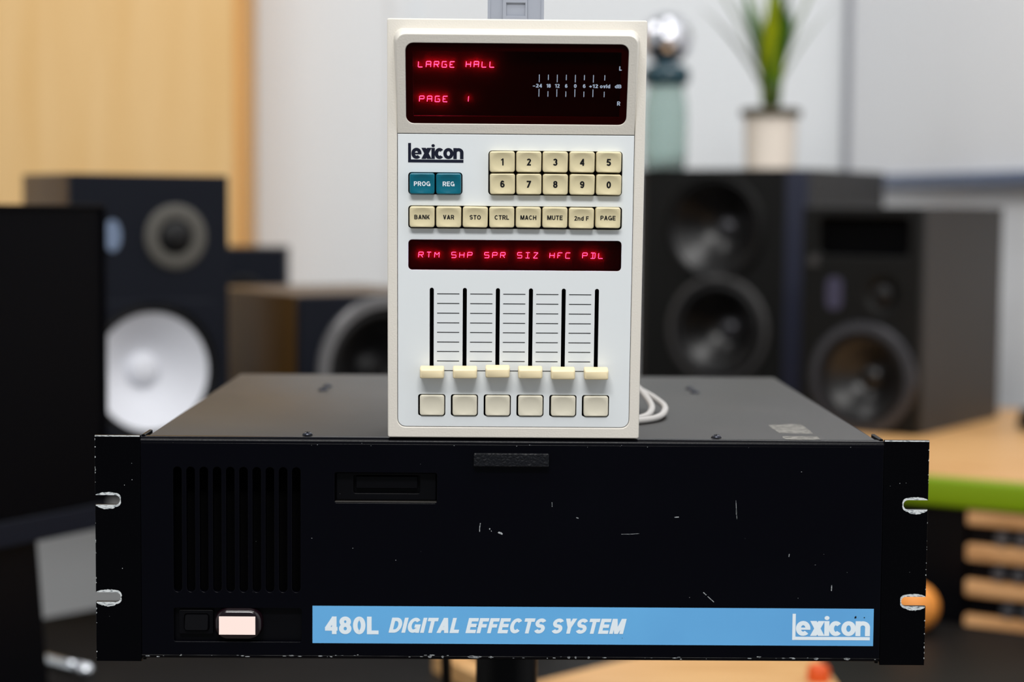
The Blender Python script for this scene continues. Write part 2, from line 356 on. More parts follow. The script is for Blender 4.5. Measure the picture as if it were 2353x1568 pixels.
# ================================================================== RACK UNIT
rack = thing('rack_effects_unit', 'black three-unit rack effects processor with blue name strip, under the cream remote', 'audio unit', (0, 0, Z0))
vents = []
for i in range(10):
    cx = -0.19384 + i * (0.06863 / 9); vents.append(rrect(cx - .00245, cx + .00245, .0414, .1145, .00244, 5))
recess = rrect(-.1963, -.1222, .0122, .0318, .001, 3)
drive = rrect(-.1031, -.0439, .0941, .1117, .0012, 3)
mb = MB()
mb.mesh(plate(rrect(-.215, .215, .0041, .1286, .0003, 2), vents + [recess, drive], 0.0, 0.005, .0004, 2))
# rolled top and bottom edges of the panel
def roll(zc, r, sgn, yb):
    pr = [(0.0, zc)] + [(r - r * math.cos(math.radians(a)), zc + sgn * r * math.sin(math.radians(a))) for a in range(15, 91, 15)] + [(yb, zc + sgn * r), (yb, zc)]
    mb.prism([(y, z) for y, z in pr], -.215, .215, axis='x')
roll(.1286, .0034, 1, .007); roll(.0041, .0021, -1, .012)
front = mb.build('front_panel', M_rack, rack, auto=35)
# backing behind the openings
MB().box(-.200, -.119, .0165, .018, .036, .119).build('vent_backing', M_void, rack)
ch = MB(); ch.box(-.211, .211, .0185, .397, .0022, .1310, .0012, 2); ch.box(-.2112, .2112, .0062, .396, .1306, .1321, .0006, 2)
ch.box(-.211, .211, .007, .0185, .120, .1306); ch.box(-.211, .211, .007, .0185, .0022, .010)
chas = ch.build('chassis_cover', M_cover, rack, auto=40)
for (x, y, r) in ((-.1197, .0098, .0031), (.1188, .0102, .0031), (-.1345, .270, .0036), (-.1337, .296, .0036), (.1345, .270, .0036), (.1337, .296, .0036)):
    s = MB(); s.lathe([(r, 0), (r * .98, .0006), (r * .8, .0014), (r * .45, .0019)], (0, 0, 0), n=20, cap0=True, cap1=True)
    so = s.build('screw', M_screw, rack, True, (x, y, .1321))
    MB().box(-r * .5, r * .5, -.0003, .0003, .0016, .0020).box(-.0003, .0003, -r * .5, r * .5, .0016, .0020).build('cross_slot', M_void, so)
def blotch(name, cx, cy, sx, sy, z, sk):
    b = MB(); n = 20
    pts = [(cx + sx * (u + sk * v) * (1 + random.uniform(-.08, .08)), cy + sy * v * (1 + random.uniform(-.1, .1)), z) for u, v in
           [(-1, -1), (-.5, -1.02), (0, -1), (.5, -.98), (1, -1), (1.02, -.4), (.97, .3), (1, 1), (.4, 1.03), (-.2, .97), (-1, 1), (-1.03, .2)]]
    b.poly(pts); return b.build(name, M_residue, rack)
blotch('tape_residue', .1700, .056, .0105, .023, .13215, .02); blotch('tape_residue', .1690, .012, .0105, .008, .13215, .02)
# ears with open slots, and their return flanges
for sg in (-1, 1):
    def ear_pts():
        o = [(.2151, .0003), (.2413, .0003)]
        for zc in (.0381, .0950):
            o += [(.2413, zc - .0028)] + [(.2297 - .0028 * math.sin(math.radians(a)), zc - .0028 * math.cos(math.radians(a))) for a in range(0, 181, 20)] + [(.2413, zc + .0028)]
        return o + [(.2413, .1326), (.2151, .1326)]
    e = MB(); e.mesh(plate([(sg * x, z) for x, z in ear_pts()], [], -.0002, .0028, .0003, 1)); e.box(min(sg * .2128, sg * .2150), max(sg * .2128, sg * .2150), .0028, .027, .0006, .1329, .0004, 1)
    ear = e.build('rack_ear', M_ear, rack, auto=35)
    # worn bare metal around the slots: ragged crescents on the face
    wmb = MB()
    for zc in (.0381, .0950):
        for up_ in (1, -1):
            big = .0032 if up_ < 0 else .0021
            top = []; bot = []
            for i in range(15):
                f = i / 14; x = .2297 + f * .0112
                th = .00145 if i == 0 else big * (math.sin(PI * min(.97, .22 + f * .74)) ** .7) * (.78 + .22 * random.random())
                bot.append((sg * x, -.00028, zc + up_ * .0028)); top.append((sg * x, -.00028, zc + up_ * (.0028 + th * .9)))
            for i in range(14): wmb.poly([bot[i], bot[i + 1], top[i + 1], top[i]])
        # rounded end of the slot
        A = [math.radians(a) for a in range(-90, 91, 15)]
        inn = [(sg * (.2297 - .0028 * math.cos(a)), -.00028, zc + .0028 * math.sin(a)) for a in A]
        outr = [(sg * (.2297 - (.0030 + .0003 * random.random() + .0014 * abs(math.sin(a))) * math.cos(a)), -.00028, zc + (.0031 + .0010 * abs(math.sin(a))) * math.sin(a)) for a in A]
        for i in range(len(A) - 1): wmb.poly([inn[i], inn[i + 1], outr[i + 1], outr[i]])
    wo = build_flat(wmb, 'slot_wear', M_chip, ear); wo['kind'] = 'stuff'
    # bare edge at the top and flecks down the outer edge
    fl = MB()
    fl.poly([(sg * .2153, -.00028, .1319), (sg * .2412, -.00028, .1319), (sg * .2412, -.00028, .1326), (sg * .2153, -.00028, .1326)])
    for i in range(26):
        z = random.uniform(.002, .131); hgt = random.uniform(.0002, .0014); wd = random.uniform(.0001, .0006)
        if abs(z - .0381) < .005 or abs(z - .095) < .005: continue
        fl.poly([(sg * .2412, -.00028, z), (sg * (.2412 - wd), -.00028, z + hgt * .4), (sg * (.2412 - wd * .6), -.00028, z + hgt), (sg * .2412, -.00028, z + hgt)])
    for i in range(5):
        x = random.uniform(.2165, .2400); z = random.uniform(.006, .128); r = random.uniform(.00008, .00022)
        if abs(z - .0381) < .007 or abs(z - .095) < .007: continue
        fl.poly([(sg * (x + r * math.cos(a)), -.00028, z + r * math.sin(a)) for a in (0, 1.3, 2.4, 3.6, 5)])
    fo = build_flat(fl, 'paint_chips', M_chip, ear); fo['kind'] = 'stuff'
# disk drive in its opening
dr = MB(); dr.mesh(plate(rrect(-.1024, -.0446, .0951, .1110, .0006, 2), [rrect(-.0925, -.0538, .0990, .1098, .0012, 3)], .0048, .0085, .0003, 1))
dr.box(-.104, -.043, .0085, .0165, .093, .1125)
drv = dr.build('disk_drive', M_black, rack, auto=35)
MB().box(-.0912, -.0552, .0056, .0084, .1016, .1090, .0004, 1).build('drive_flap', M_black, drv)
MB().box(-.1031, -.0439, .0004, .0048, .0941, .0949, .0003, 1).build('drive_ledge', M_cover, drv)
# power recess
MB().box(-.1995, -.119, .0040, .0060, .0105, .0345).build('recess_back', M_black, rack)
sf = MB().mesh(plate(rrect(-.1936, -.1736, .0163, .0304, .0008, 3), [rrect(-.1906, -.1760, .0184, .0282, .0016, 4)], .0014, .0042, .0003, 2)).build('switch_frame', M_black, rack, auto=35)
rk_ = MB(); rings = []
for yy, ins in ((.0040, 0), (.0010, 0), (.0004, .0004)):
    rings.append([(x, yy + (.0012 * (z - .0232) / .005), z) for x, z in rrect(-.1903 + ins, -.1763 - ins, .0186 + ins, .0280 - ins, .0014, 4)])
rk_.loops(rings, True, True).build('rocker_switch', M_black, sf, auto=40)
ln = MB(); rings = []
for yy, ins in ((.0040, 0), (-.0010, .0002), (-.0024, .0010), (-.0032, .0024), (-.0034, .0034)):
    rings.append([(x, yy, z) for x, z in rrect(-.1727 + ins, -.1446 - ins, .0136 + ins, .0321 - ins, .0078 - ins, 8)])
ln.loops(rings, True, True)
lens = ln.build('pilot_lens', M_lens, rack, auto=50)
build_flat(MB().poly([(-.1696, -.00348, .0171), (-.1486, -.00348, .0171), (-.1486, -.00348, .0278), (-.1696, -.00348, .0278)]), 'lit_window', M_lamp, lens)
# name strip with its print
st_ = MB().box(-.1158, .2111, -.00016, 0.0, .0116, .0336).build('name_strip', M_blue, rack)
build_flat(text_mesh('480L', -.1087, -.0774, .0170, .0104, .215, .07), 'model_number', M_white, st_, (0, -.00026, 0))
build_flat(text_mesh('DIGITAL EFFECTS SYSTEM', -.0716, .0670, .0180, .0089, .225, .07, .22), 'product_line', M_white, st_, (0, -.00026, 0))
def maker_mark(x0, x1, zb, zt, m, parent, y):
    """L-shaped bar with the small letters sitting in its corner"""
    H = zt - zb; bar = .0019 if H > .012 else .00165
    b = MB(); b.poly([(x0, 0, zb), (x0 + bar, 0, zb), (x0 + bar, 0, zt), (x0, 0, zt)]); b.poly([(x0 + bar, 0, zb), (x1, 0, zb), (x1, 0, zb + bar), (x0 + bar, 0, zb + bar)])
    base = zb + bar + H * .035
    text_mesh('exicon', x0 + bar + .0002, x1, base, H * .57 / .73, .205, -.012, mb=b)
    return build_flat(b, 'maker_mark', m, parent, (0, y, 0))
maker_mark(.1637, .2091, .0150, .0305, M_white, st_, -.00026)
nick = MB()
for (x, z, r) in ((.2005, .0286, .0009), (.2057, .0284, .0004), (.0645, .0155, .0003), (-.02, .0222, .0003)):
    nick.poly([(x + r * random.uniform(.6, 1.2) * math.cos(a), -.0003, z + r * random.uniform(.6, 1.2) * math.sin(a)) for a in (0, 1, 2, 3, 4, 5.2)])
build_flat(nick, 'strip_nicks', M_ink, st_)['kind'] = 'stuff'
# crackled pull tab
pt_ = MB().box(-.0226, .0207, -.0042, .0002, .1163, .1239, .0004, 1).build('pull_tab', M_crackle, rack)
# scratches and chips on the panel
sc_ = MB()
def scr(pts, wd):
    for q in stroke(pts, wd): sc_.poly([(a, -.00012, b) for a, b in q])
scr([(-.0186, .0827), (-.0190, .0800), (-.0190, .0776)], .00045)
scr([(-.0134, .0797), (-.0130, .0790)], .0007); scr([(-.0123, .0785), (-.0121, .0778)], .0003)
sc_.poly([(-.0086, -.00012, .0772), (-.0078, -.00012, .0778), (-.0066, -.00012, .0775), (-.0056, -.00012, .0768), (-.0058, -.00012, .0760), (-.0070, -.00012, .0763), (-.0080, -.00012, .0768)])
scr([(.0370, .0863), (.0383, .0859)], .0005); scr([(.0228, .0951), (.0229, .0925)], .0003)
scr([(.1295, .0970), (.1299, .0905), (.1303, .0860)], .00025); scr([(.1298, .0915), (.1300, .0885)], .0005)
scr([(.1611, .0657), (.1609, .0640)], .0004); scr([(.1862, .0475), (.1861, .0441)], .0005)
scr([(.1114, .0428), (.1132, .0412)], .0005); scr([(.1140, .0404), (.1177, .0371)], .0004)
scr([(.0632, .0767), (.0690, .0768), (.0736, .0772)], .0002); scr([(.0940, .0868), (.0965, .0870)], .0005)
for i in range(84):
    if i < 52: x = random.uniform(-.213, .213); z = random.gauss(.0040, .0005)
    elif i < 68: x = random.uniform(-.213, .213); z = random.uniform(.1275, .1290)
    else: x = random.uniform(-.21, .21); z = random.uniform(.037, .124)
    r = random.uniform(.00008, .00026) * (1.3 if i < 52 else .75); k = random.uniform(1, 6 if i < 52 else 2.2)
    sc_.poly([(x + r * k * math.cos(a), -.00014 if z > .0040 else -.0002 + (.004 - z) * .3, z + r * math.sin(a)) for a in (0, 1.2, 2.3, 3.4, 4.4, 5.4)])
for (x, wd) in ((-.0215, .0090), (-.012, .0012), (.045, .0016), (.178, .003), (.196, .004), (-.0475, .0025), (-.04, .0016), (.0335, .0018), (.0375, .0012)):
    sc_.poly([(x - wd / 2, -.0002, .0042), (x - wd / 6, -.0002, .0045), (x + wd / 3, -.0002, .0044), (x + wd / 2, -.0002, .0041), (x + wd / 5, .00015, .0030), (x - wd / 3, .0001, .0033)])
M_scr = mat('scratched_paint', (168, 172, 174), 0.5, var=(900, (96, 100, 104), 0.45, 0.6))
so = build_flat(sc_, 'paint_scratches', M_scr, front); so['kind'] = 'stuff'

ew = MB(); ew.poly([(-.2149, -.00014, .00405), (.2149, -.00014, .00405), (.2149, -.00014, .00425), (-.2149, -.00014, .00425)])  # thin line painted along the bottom roll as its highlight
M_edge = mat('painted_edge_highlight', (70, 70, 70), 0.5, var=(60, (26, 26, 28), 0.42, 0.6))
build_flat(ew, 'edge_highlight', M_edge, front)
# ================================================================== REMOTE CONTROL
rem = thing('remote_control', 'cream remote with red displays, keypad and six faders, standing on the black rack unit', 'remote control',
            (.00014, -.00064, Z0 + .1326), (.08989, 0, .00426))
K = .001
MP = [(-66.9, 6.3), (66.7, 174.7)]
# housing: front frame, wedge body behind, display hood
hb = MB()
hb.mesh(plate(rrect(-.0725, .0725, 0.0, .2384, .0012, 3), [[(x, z) for x, z in rrect(-.0669, .0667, .0063, .2290, .0046, 5)]], 0.0, .0160, .0007, 2))
t_ = .08989
hb.prism([(.0160, -.0160 * math.tan(t_) + .00005), (.0160, .2380), (.0580, .2340), (.0580, -.0580 * math.tan(t_) + .00005)], -.0722, .0722, axis='x')
TAU = math.atan(14 / 55)
hood_out = rrect(-.0668, .0664, 0.0, .0568, .0052, 6, (0, 1, 1, 0))
winh = rrect(-.0619, .0616, .0056, .0519, .0045, 6)
def hood(p, n=0.0):
    """point (u, v2) of the sloping hood face, n out of it, in remote coordinates"""
    u, v = p; return (u, -v * math.sin(TAU) - n * math.cos(TAU), .1748 + v * math.cos(TAU) - n * math.sin(TAU))
me = plate(hood_out, [winh], 0.0, .0016, .0003, 1)
for v in me.vertices: v.co = Vector(hood((v.co.x, v.co.z), -v.co.y))
hb.bm.from_mesh(me); bpy.data.meshes.remove(me)
top = [hood(p, -.0003) for p in hood_out]
basel = []
for (u, v) in hood_out:
    d = v * math.sin(TAU); zz = .1748 + v * math.cos(TAU)
    gu = u + (math.copysign(1, u) * .0022 * min(1, d / .012)); gz = zz + (.0033 * min(1, max(0, (v - .0450) / .0118)))
    basel.append((gu, .0004, gz))
hb.loops([top, basel])
house = hb.build('housing', M_house, rem, auto=32)
# control panel with its openings
wells = [rrect(-.01555, .0600, .1403, .1654, .0020, 4), rrect(-.0607, -.0302, .1404, .1529, .0018, 4), rrect(-.0607, .0603, .1211, .1341, .0018, 4), rrect(-.0607, .0604, .0975, .1148, .0022, 4)]
slot_u = [-.04732, -.02848, -.00964, .00921, .02793, .04688]
for u in slot_u: wells.append(rrect(u - .00115, u + .00115, .0385, .0872, .00114, 4))
low_u = [-.0472, -.0284, -.0095, .0094, .0283, .0471]
for u in low_u: wells.append(rrect(u - .0078, u + .0078, .0126, .0255, .0014, 4))
cpan = MB().mesh(plate(rrect(-.0666, .0664, .0066, .1744, .0044, 5, (1, 0, 0, 1)), wells, .0001, .0022, .0002, 1)).build('control_panel', M_panel, rem, auto=30)
MB().box(-.0668, .0666, .0046, .0058, .0065, .1746).build('well_backing', M_void, rem)
# printing on the panel
maker_mark(-.0608, -.02963, .15845, .1693, M_blueink, cpan, -.00003)
hs = MB()
for u0 in (-.04423, -.02538, -.0066, .01226, .0310):
    for v in (.08385, .0783, .0727, .0671, .0616, .0560, .0505, .04495):
        hs.poly([(u0, 0, v - .00021), (u0 + .01266, 0, v - .00021), (u0 + .01266, 0, v + .00021), (u0, 0, v + .00021)])
for a, b in zip(slot_u, slot_u[1:]): hs.poly([(a + .0014, 0, .0392), (b - .0014, 0, .0392), (b - .0014, 0, .0396), (a + .0014, 0, .0396)])
build_flat(hs, 'fader_scale_lines', M_ink, cpan, (0, -.00003, 0))
# keys
DISH = .00085
def dish(x, z, wd, ht):
    return DISH * max(0.0, 1 - abs(x / (wd / 2 - .0006)) ** 2.6 - abs(z / (ht / 2 - .0006)) ** 2.2)
def fine(x0, x1, z0, z1, r):
    """rounded rectangle with points along its straight sides too"""
    p = rrect(x0, x1, z0, z1, r, 3); out = []
    for a, b in zip(p, p[1:] + p[:1]):
        k = max(1, int(round(math.hypot(b[0] - a[0], b[1] - a[1]) / .0014)))
        out += [(a[0] + (b[0] - a[0]) * i / k, a[1] + (b[1] - a[1]) * i / k) for i in range(k)]
    return out
def key_mesh(wd, ht, top):
    """keycap centred at (0,0), dished top at y=-top"""
    b = MB(); rings = []
    def ring(ins, y, r): return [(x, y, z) for x, z in fine(-wd / 2 + ins, wd / 2 - ins, -ht / 2 + ins, ht / 2 - ins, max(r - ins, .0002))]
    rings += [ring(0, .0042, .0014), ring(.0000, -top + .0012, .0014), ring(.0001, -top + .0004, .0014), ring(.0003, -top + .0001, .0013), ring(.0006, -top, .0012)]
    base = ring(.0006, 0, .0012)
    for s in (.97, .9, .8, .7, .6, .5, .4, .3, .2, .1):
        rings.append([(x * s, -top + dish(x * s, z * s, wd, ht), z * s) for x, y, z in base])
    b.loops(rings, True, True); bmesh.ops.recalc_face_normals(b.bm, faces=list(b.bm.faces))
    me = bpy.data.meshes.new('key'); b.bm.to_mesh(me); b.bm.free()
    for p in me.polygons: p.use_smooth = True
    me.set_sharp_from_angle(angle=math.radians(60))
    return me
def dish_y(wd, ht, top):
    def f(x, z):
        return -top + dish(x, z, wd, ht) - .00012
    return f
KM = {k: key_mesh(.0142, .0117, .0036) for k in (1,)}[1]; KM.materials.append(M_key)
KT = key_mesh(.0142, .0117, .0036); KT.materials.append(M_teal)
KL = key_mesh(.0141, .0119, .0010); KL.materials.append(M_key2)
def key(me, u, v, txt=None, cw=None, chh=.0034, t=.17, ink=M_ink, tilt=0.0):
    k = bpy.data.objects.new('key', me); COL.objects.link(k); k.parent = rem; k.location = (u, 0, v); k.rotation_euler = (0, tilt, 0)
    if txt: build_flat(text_mesh(txt, -cw / 2, cw / 2, -chh / 2, chh, t, .12, zfun=dish_y(.0142, .0117, .0036)), 'key_legend', ink, k)
    return k
rj = lambda: random.uniform(-.012, .012)
colu = [-.0078, .0071, .0220, .0371, .0521]
for i, ch in enumerate('12345'): key(KM, colu[i], .1593 + .00006 * i, ch, .0025 if ch != '1' else .0015, .0039, .2, tilt=rj())
for i, ch in enumerate('67890'): key(KM, colu[i] + .0002, .1469, ch, .0025, .0039, .2, tilt=rj())
for i, (tx, cw) in enumerate((('PROG', .0092), ('REG', .0066))): key(KT, -.0528 + .0149 * i, .1467, tx, cw, .0026, .18, M_white, rj())
for i, (tx, cw) in enumerate((('BANK', .0087), ('VAR', .0063), ('STO', .0063), ('CTRL', .0081), ('MACH', .0090), ('MUTE', .0087), ('2nd F', .0082), ('PAGE', .0085))):
    key(KM, -.0528 + .01500 * i, .1279 + .00004 * i - (.0003 if i == 6 else 0), tx, cw, .0025, .18, tilt=rj())
for i, u in enumerate(low_u): key(KL, u + .0002, .0191, tilt=rj() * .6)
# faders
for i, (u, dv) in enumerate(zip((-.0469, -.0281, -.0095, .00915, .0278, .0468), (0, .0001, .0007, .0003, -.0001, -.0001))):
    f = MB(); rings = []
    for y, ix, iz0, iz1 in ((-.0014, .0001, .0002, 0), (-.0075, .0001, 0, .0004), (-.0086, .0004, .0002, .0010), (-.0090, .0010, .0007, .0016)):
        rings.append([(x, y, z) for x, z in rrect(-.0070 + ix, .0070 - ix, .0361 + iz0, .0424 - iz1, .0008, 3)])
    f.loops(rings, True, True); cp = f.build('fader_cap', M_cap, rem, loc=(u, 0, dv), auto=45)
    MB().box(-.0010, .0010, -.0016, .0046, .0372, .0412).build('fader_stem', M_black, cp)
# --- LED alphabet
def led_mesh(word, u0, v0, pitch, wd, ht, y, lean=.08, sw=.00028):
    SEG = {'L': 'L B', 'A': 'L R T M', 'R': 'L T ur M k', 'G': 'L T B lr mr', 'E': 'L T B ml', 'H': 'L R M', 'P': 'L T ur M', '1': 'c', 'T': 'T c', 'M': 'L R p q', 'S': 'T ul M lr B',
           'I': 'T c B', 'Z': 'T B d', 'F': 'L T ml', 'C': 'L T B', 'D': 'T R B c'}
    LN = {'L': ((0, 0), (0, 1)), 'R': ((1, 0), (1, 1)), 'T': ((0, 1), (1, 1)), 'B': ((0, 0), (1, 0)), 'M': ((0, .5), (1, .5)), 'ml': ((0, .5), (.55, .5)), 'mr': ((.5, .5), (1, .5)),
          'ul': ((0, .5), (0, 1)), 'ur': ((1, .5), (1, 1)), 'lr': ((1, 0), (1, .5)), 'c': ((.5, 0), (.5, 1)), 'k': ((.5, .5), (1, 0)), 'p': ((0, 1), (.5, .5)), 'q': ((1, 1), (.5, .5)), 'd': ((0, 0), (1, 1))}
    b = MB()
    for i, c in enumerate(word):
        if c == ' ': continue
        for s in SEG[c].split():
            (x0, z0), (x1, z1) = LN[s]
            a = Vector((u0 + i * pitch + (x0 + lean * z0) * wd, v0 + z0 * ht)); e = Vector((u0 + i * pitch + (x1 + lean * z1) * wd, v0 + z1 * ht))
            d = (e - a).normalized(); a += d * sw * .45; e -= d * sw * .45; n = Vector((-d.y, d.x)) * sw / 2
            c4 = [a + n, a - n, e - n, e + n]
            b.loops([[(p.x, y + sw, p.y) for p in c4], [(p.x, y, p.y) for p in c4]], True, True)
    return b
# --- main display, in the plane of the hood face
disp = MB().mesh(plate(rrect(-.0618, .0615, .0057, .0518, .0044, 6), [], .0006, .0011)).build('display_window', M_pane, rem, loc=(0, 0, .1748), rot=(TAU, 0, 0))
MB().mesh(plate(rrect(-.0618, .0615, .0057, .0518, .0044, 6), [rrect(-.0577, .0577, .0096, .0470, .0002, 2)], .0016, .0030)).build('display_bezel', M_bezel, disp)
MB().box(-.0600, .0600, .0056, .0060, .0075, .0495).build('display_board', M_board, disp)
for wd_, u0, v0 in (('LARGE', -.0550, .03705), ('HALL', -.02845, .03727), ('PAGE', -.0545, .0172), ('1', -.0284, .0174)):
    led_mesh(wd_, u0, v0, .00440, .00250, .0032, .0040).build('led_word', M_led, disp)
inkm = MB()
for i, u in enumerate((.01233, .01736, .02232, .02735, .03238, .03741, .04244, .04874)):
    long_ = i in (0, 2, 4, 6); wl = .00019
    up0 = .03004 if long_ else .0313; dn1 = .0261 if long_ else .0248
    if i == 7: dn1 = .0248
    inkm.poly([(u - wl, 0, up0), (u + wl, 0, up0), (u + wl, 0, .0343), (u - wl, 0, .0343)]); inkm.poly([(u - wl - .00005, 0, .0217), (u + wl - .00005, 0, .0217), (u + wl - .00005, 0, dn1), (u - wl - .00005, 0, dn1)])
for tx, a, b in (('-24', .00883, .01389), ('18', .01636, .0188), ('12', .0211, .0237), ('6', .02675, .0281), ('0', .0317, .0332), ('6', .0367, .0382), ('+12', .0402, .0451), ('ovld', .0462, .0519), ('dB', .0545, .0582)):
    text_mesh(tx, a, b, .0269, .0021, .19, .1, mb=inkm)
text_mesh('L', .0566, .0580, .0370, .0024, .2, mb=inkm); text_mesh('R', .0561, .0579, .0169, .0024, .19, mb=inkm)
build_flat(inkm, 'meter_scale', M_scale, disp, (0, .00055, 0))
# --- strip display
strip = MB().mesh(plate(rrect(-.0606, .0603, .0976, .1147, .0021, 4), [], .0002, .0007)).build('strip_display', M_pane, rem)
MB().box(-.0606, .0603, .0040, .0044, .0974, .1150).build('strip_board', M_board, strip)
for i, (wd_, u0) in enumerate((('RTM', -.0550), ('SHP', -.03625), ('SPR', -.0175), ('SIZ', .00125), ('HFC', .0197), ('PDL', .0384))):
    led_mesh(wd_, u0, .10425 + .00004 * i, .00455, .00255, .0031, .0026).build('led_word', M_led, strip)

# --- cable plugged into the top of the remote
cab = thing('remote_cable', 'pale grey cable with blue-grey plug hood, coiled behind the cream remote', 'cable', (0, .05, Z0 + .1321))
pb = MB(); z0, z1 = .232, .300
pb.mesh(plate([(-.0166, z0), (.0166, z0), (.0166, z1), (.013, z1 + .006), (-.013, z1 + .006), (-.0166, z1)], [], -.0098, .012, .0006, 1))
pb.mesh(plate([(-.0078, z0), (.0068, z0), (.0068, z1), (-.0078, z1)], [[(-.0056, .2460), (.0055, .2460), (.0055, .2536), (-.0056, .2536)]], -.0112, -.0096, .0003, 1))
for x in (-.0158, .0158): pb.box(x - .0008, x + .0008, -.0104, -.0094, z0, z1)
pb.build('plug_hood', M_plug, cab, auto=35)
pts = [(0, .006, .306), (0, .012, .325), (.002, .035, .330), (.004, .060, .28), (.0, .080, .12), (-.004, .100, .04), (.02, .140, .028), (.055, .152, .026), (.080, .122, .017), (.0890, .090, .0095), (.0895, .062, .0045), (.078, .036, .0022), (.045, .024, .0022), (.0, .022, .0022), (-.045, .036, .0022), (-.06, .08, .0022), (-.045, .13, .0022), (.0, .16, .0052), (.05, .155, .0175), (.084, .128, .0120), (.0975, .094, .0068), (.0985, .066, .0040), (.088, .035, .0023), (.06, .014, .0022), (.02, .0095, .0022), (-.03, .012, .0022), (-.07, .05, .0022), (-.075, .12, .0022), (-.06, .20, .0022), (-.03, .30, .0022), (-.02, .40, .0022)]
MB().tube(spline([(x, y, z) for x, y, z in pts[:-1]], 8), .0021, 10).build('cord', M_cord, cab, True)

# ================================================================== PEDESTAL UNDER THE RACK
ped = thing('pedestal_stand', 'black single-pole stand carrying the rack unit from below', 'stand', (-.001, .18, 0))
MB().box(-.14, .14, -.11, .14, Z0 - .006, Z0 + .0020, .001, 1).build('top_plate', M_black, ped)
MB().lathe([(.0155, .03), (.0155, Z0 - .006)], n=32, cap0=True, cap1=True).build('pole', M_black, ped, auto=40)
MB().lathe([(.021, Z0 - .09), (.021, Z0 - .006)], n=32, cap0=True, cap1=True).build('collar', M_black, ped, auto=40)
MB().lathe([(.15, 0), (.15, .012), (.14, .018), (.03, .032), (.02, .05)], n=40, cap0=True, cap1=True).build('base', M_black, ped, auto=40)
cord = MB().tube(spline([(-.050, .3995, Z0 + .035), (-.050, .418, Z0 + .034), (-.0495, .428, Z0 + .0), (-.0486, .440, Z0 - .104), (-.046, .520, Z0 - .19), (-.043, .62, Z0 - .234), (-.055, .74, Z0 - .2405), (-.12, .80, Z0 - .2405), (-.26, .80, Z0 - .2405)], 8), .0043, 10).build('power_cord', M_rubber, None, True)
tag(cord, 'black power cord hanging down behind the rack unit', 'cord')

# ================================================================== SPEAKERS
def driver(parent, x, z, r_out, r_in, r_cone, depth, m_frame, m_sur, m_cone, cap_r, m_cap=None, proud=.005, name='woofer', y=0.0):
    fr = MB().lathe([(r_out, .002), (r_out, -proud * .6), (r_out - .003, -proud), (r_in + .002, -proud), (r_in, -proud * .5), (r_in, .003)], (x, y, z), 'y', 48).build(name, m_frame, parent, auto=50)
    sw = (r_in - r_cone); MB().lathe([(r_in + .0005, .002)] + [(r_cone + sw * (.5 + .5 * math.cos(math.radians(a))), .001 - .45 * sw * math.sin(math.radians(a))) for a in range(0, 181, 30)], (x, y, z), 'y', 48).build('surround', m_sur, fr, True)
    MB().lathe([(r_cone + .0003, .001), (r_cone * .8, depth * .30), (r_cone * .55, depth * .68), (cap_r * .98, depth)], (x, y, z), 'y', 48, cap1=True).build('cone', m_cone, fr, True)
    MB().lathe([(cap_r, depth - .001)] + [(cap_r * math.cos(math.radians(a)), depth - .001 - cap_r * .62 * math.sin(math.radians(a))) for a in (20, 40, 60, 75, 87)], (x, y, z), 'y', 32, cap1=True).build('dust_cap', m_cap or m_cone, fr, True)
    return fr
def circle(x, z, r, n=48): return [(x + r * math.cos(2 * PI * i / n), z + r * math.sin(2 * PI * i / n)) for i in range(n)]
def shell(parent, x0, x1, y0, y1, ht, m, wall=.012, bev=.002):
    b = MB(); b.mesh(plate([(x0, 0), (x1, 0), (x1, ht), (x0, ht)], [[(x0 + wall, wall), (x1 - wall, wall), (x1 - wall, ht - wall), (x0 + wall, ht - wall)]], y0, y1, bev, 2))
    b.box(x0 + wall - .002, x1 - wall + .002, y1 - wall, y1 - .001, wall - .002, ht - wall + .002); return b.build('cabinet', m, parent, auto=40)
def cabinet(parent, wd, dp, ht, m_body, m_front, bt=.012, bev=.003, holes=()):
    shell(parent, 0, wd, bt, dp, ht, m_body, .012, bev)
    MB().mesh(plate(rrect(.0005, wd - .0005, .0005, ht - .0005, bev, 3), [circle(*h) for h in holes], 0, bt, bev * .5, 2)).build('baffle', m_front, parent, auto=40)
# white-cone monitor, far left
n10 = thing('studio_speaker', 'upright dark speaker with white cone and grey-ringed tweeter behind the black monitor', 'speaker', (-.539, 1.253, Z0 - .067), (0, 0, math.radians(30.9)))
cabinet(n10, .212, .20, .369, M_cab, M_baffle, holes=[(.106, .1165, .0850), (.138, .2895, .030)])
MB().mesh(plate(rrect(.014, .198, .026, .208, .022, 6), [[(.106 + .0885 * math.cos(2 * PI * i / 48), .1165 + .0885 * math.sin(2 * PI * i / 48)) for i in range(48)]], -.006, .001, .002, 2)).build('woofer_mount', M_baffle, n10, auto=40)
driver(n10, .106, .1165, .090, .084, .0765, .038, M_rubber, M_rubber, M_cone, .023, proud=.004)
tw = MB().lathe([(.042, .001), (.042, -.003), (.039, -.005), (.0235, -.003), (.021, .002)], (.138, 0, .2895), 'y', 40).build('tweeter', M_ring, n10, auto=50)
MB().lathe([(.0225, .0)] + [(.0215 * math.cos(math.radians(a)), -.010 * math.sin(math.radians(a)) - .001) for a in (0, 25, 50, 70, 86)], (.138, 0, .2895), 'y', 32, cap1=True).build('tweeter_dome', M_rubber, tw, True)
bd = MB(); bd.mesh(plate([(.054 + .011 * math.cos(2 * PI * i / 32), .291 + .020 * math.sin(2 * PI * i / 32)) for i in range(32)], [], -.003, .001, .0005, 1)); bd.build('oval_badge', M_badge, n10, auto=40)
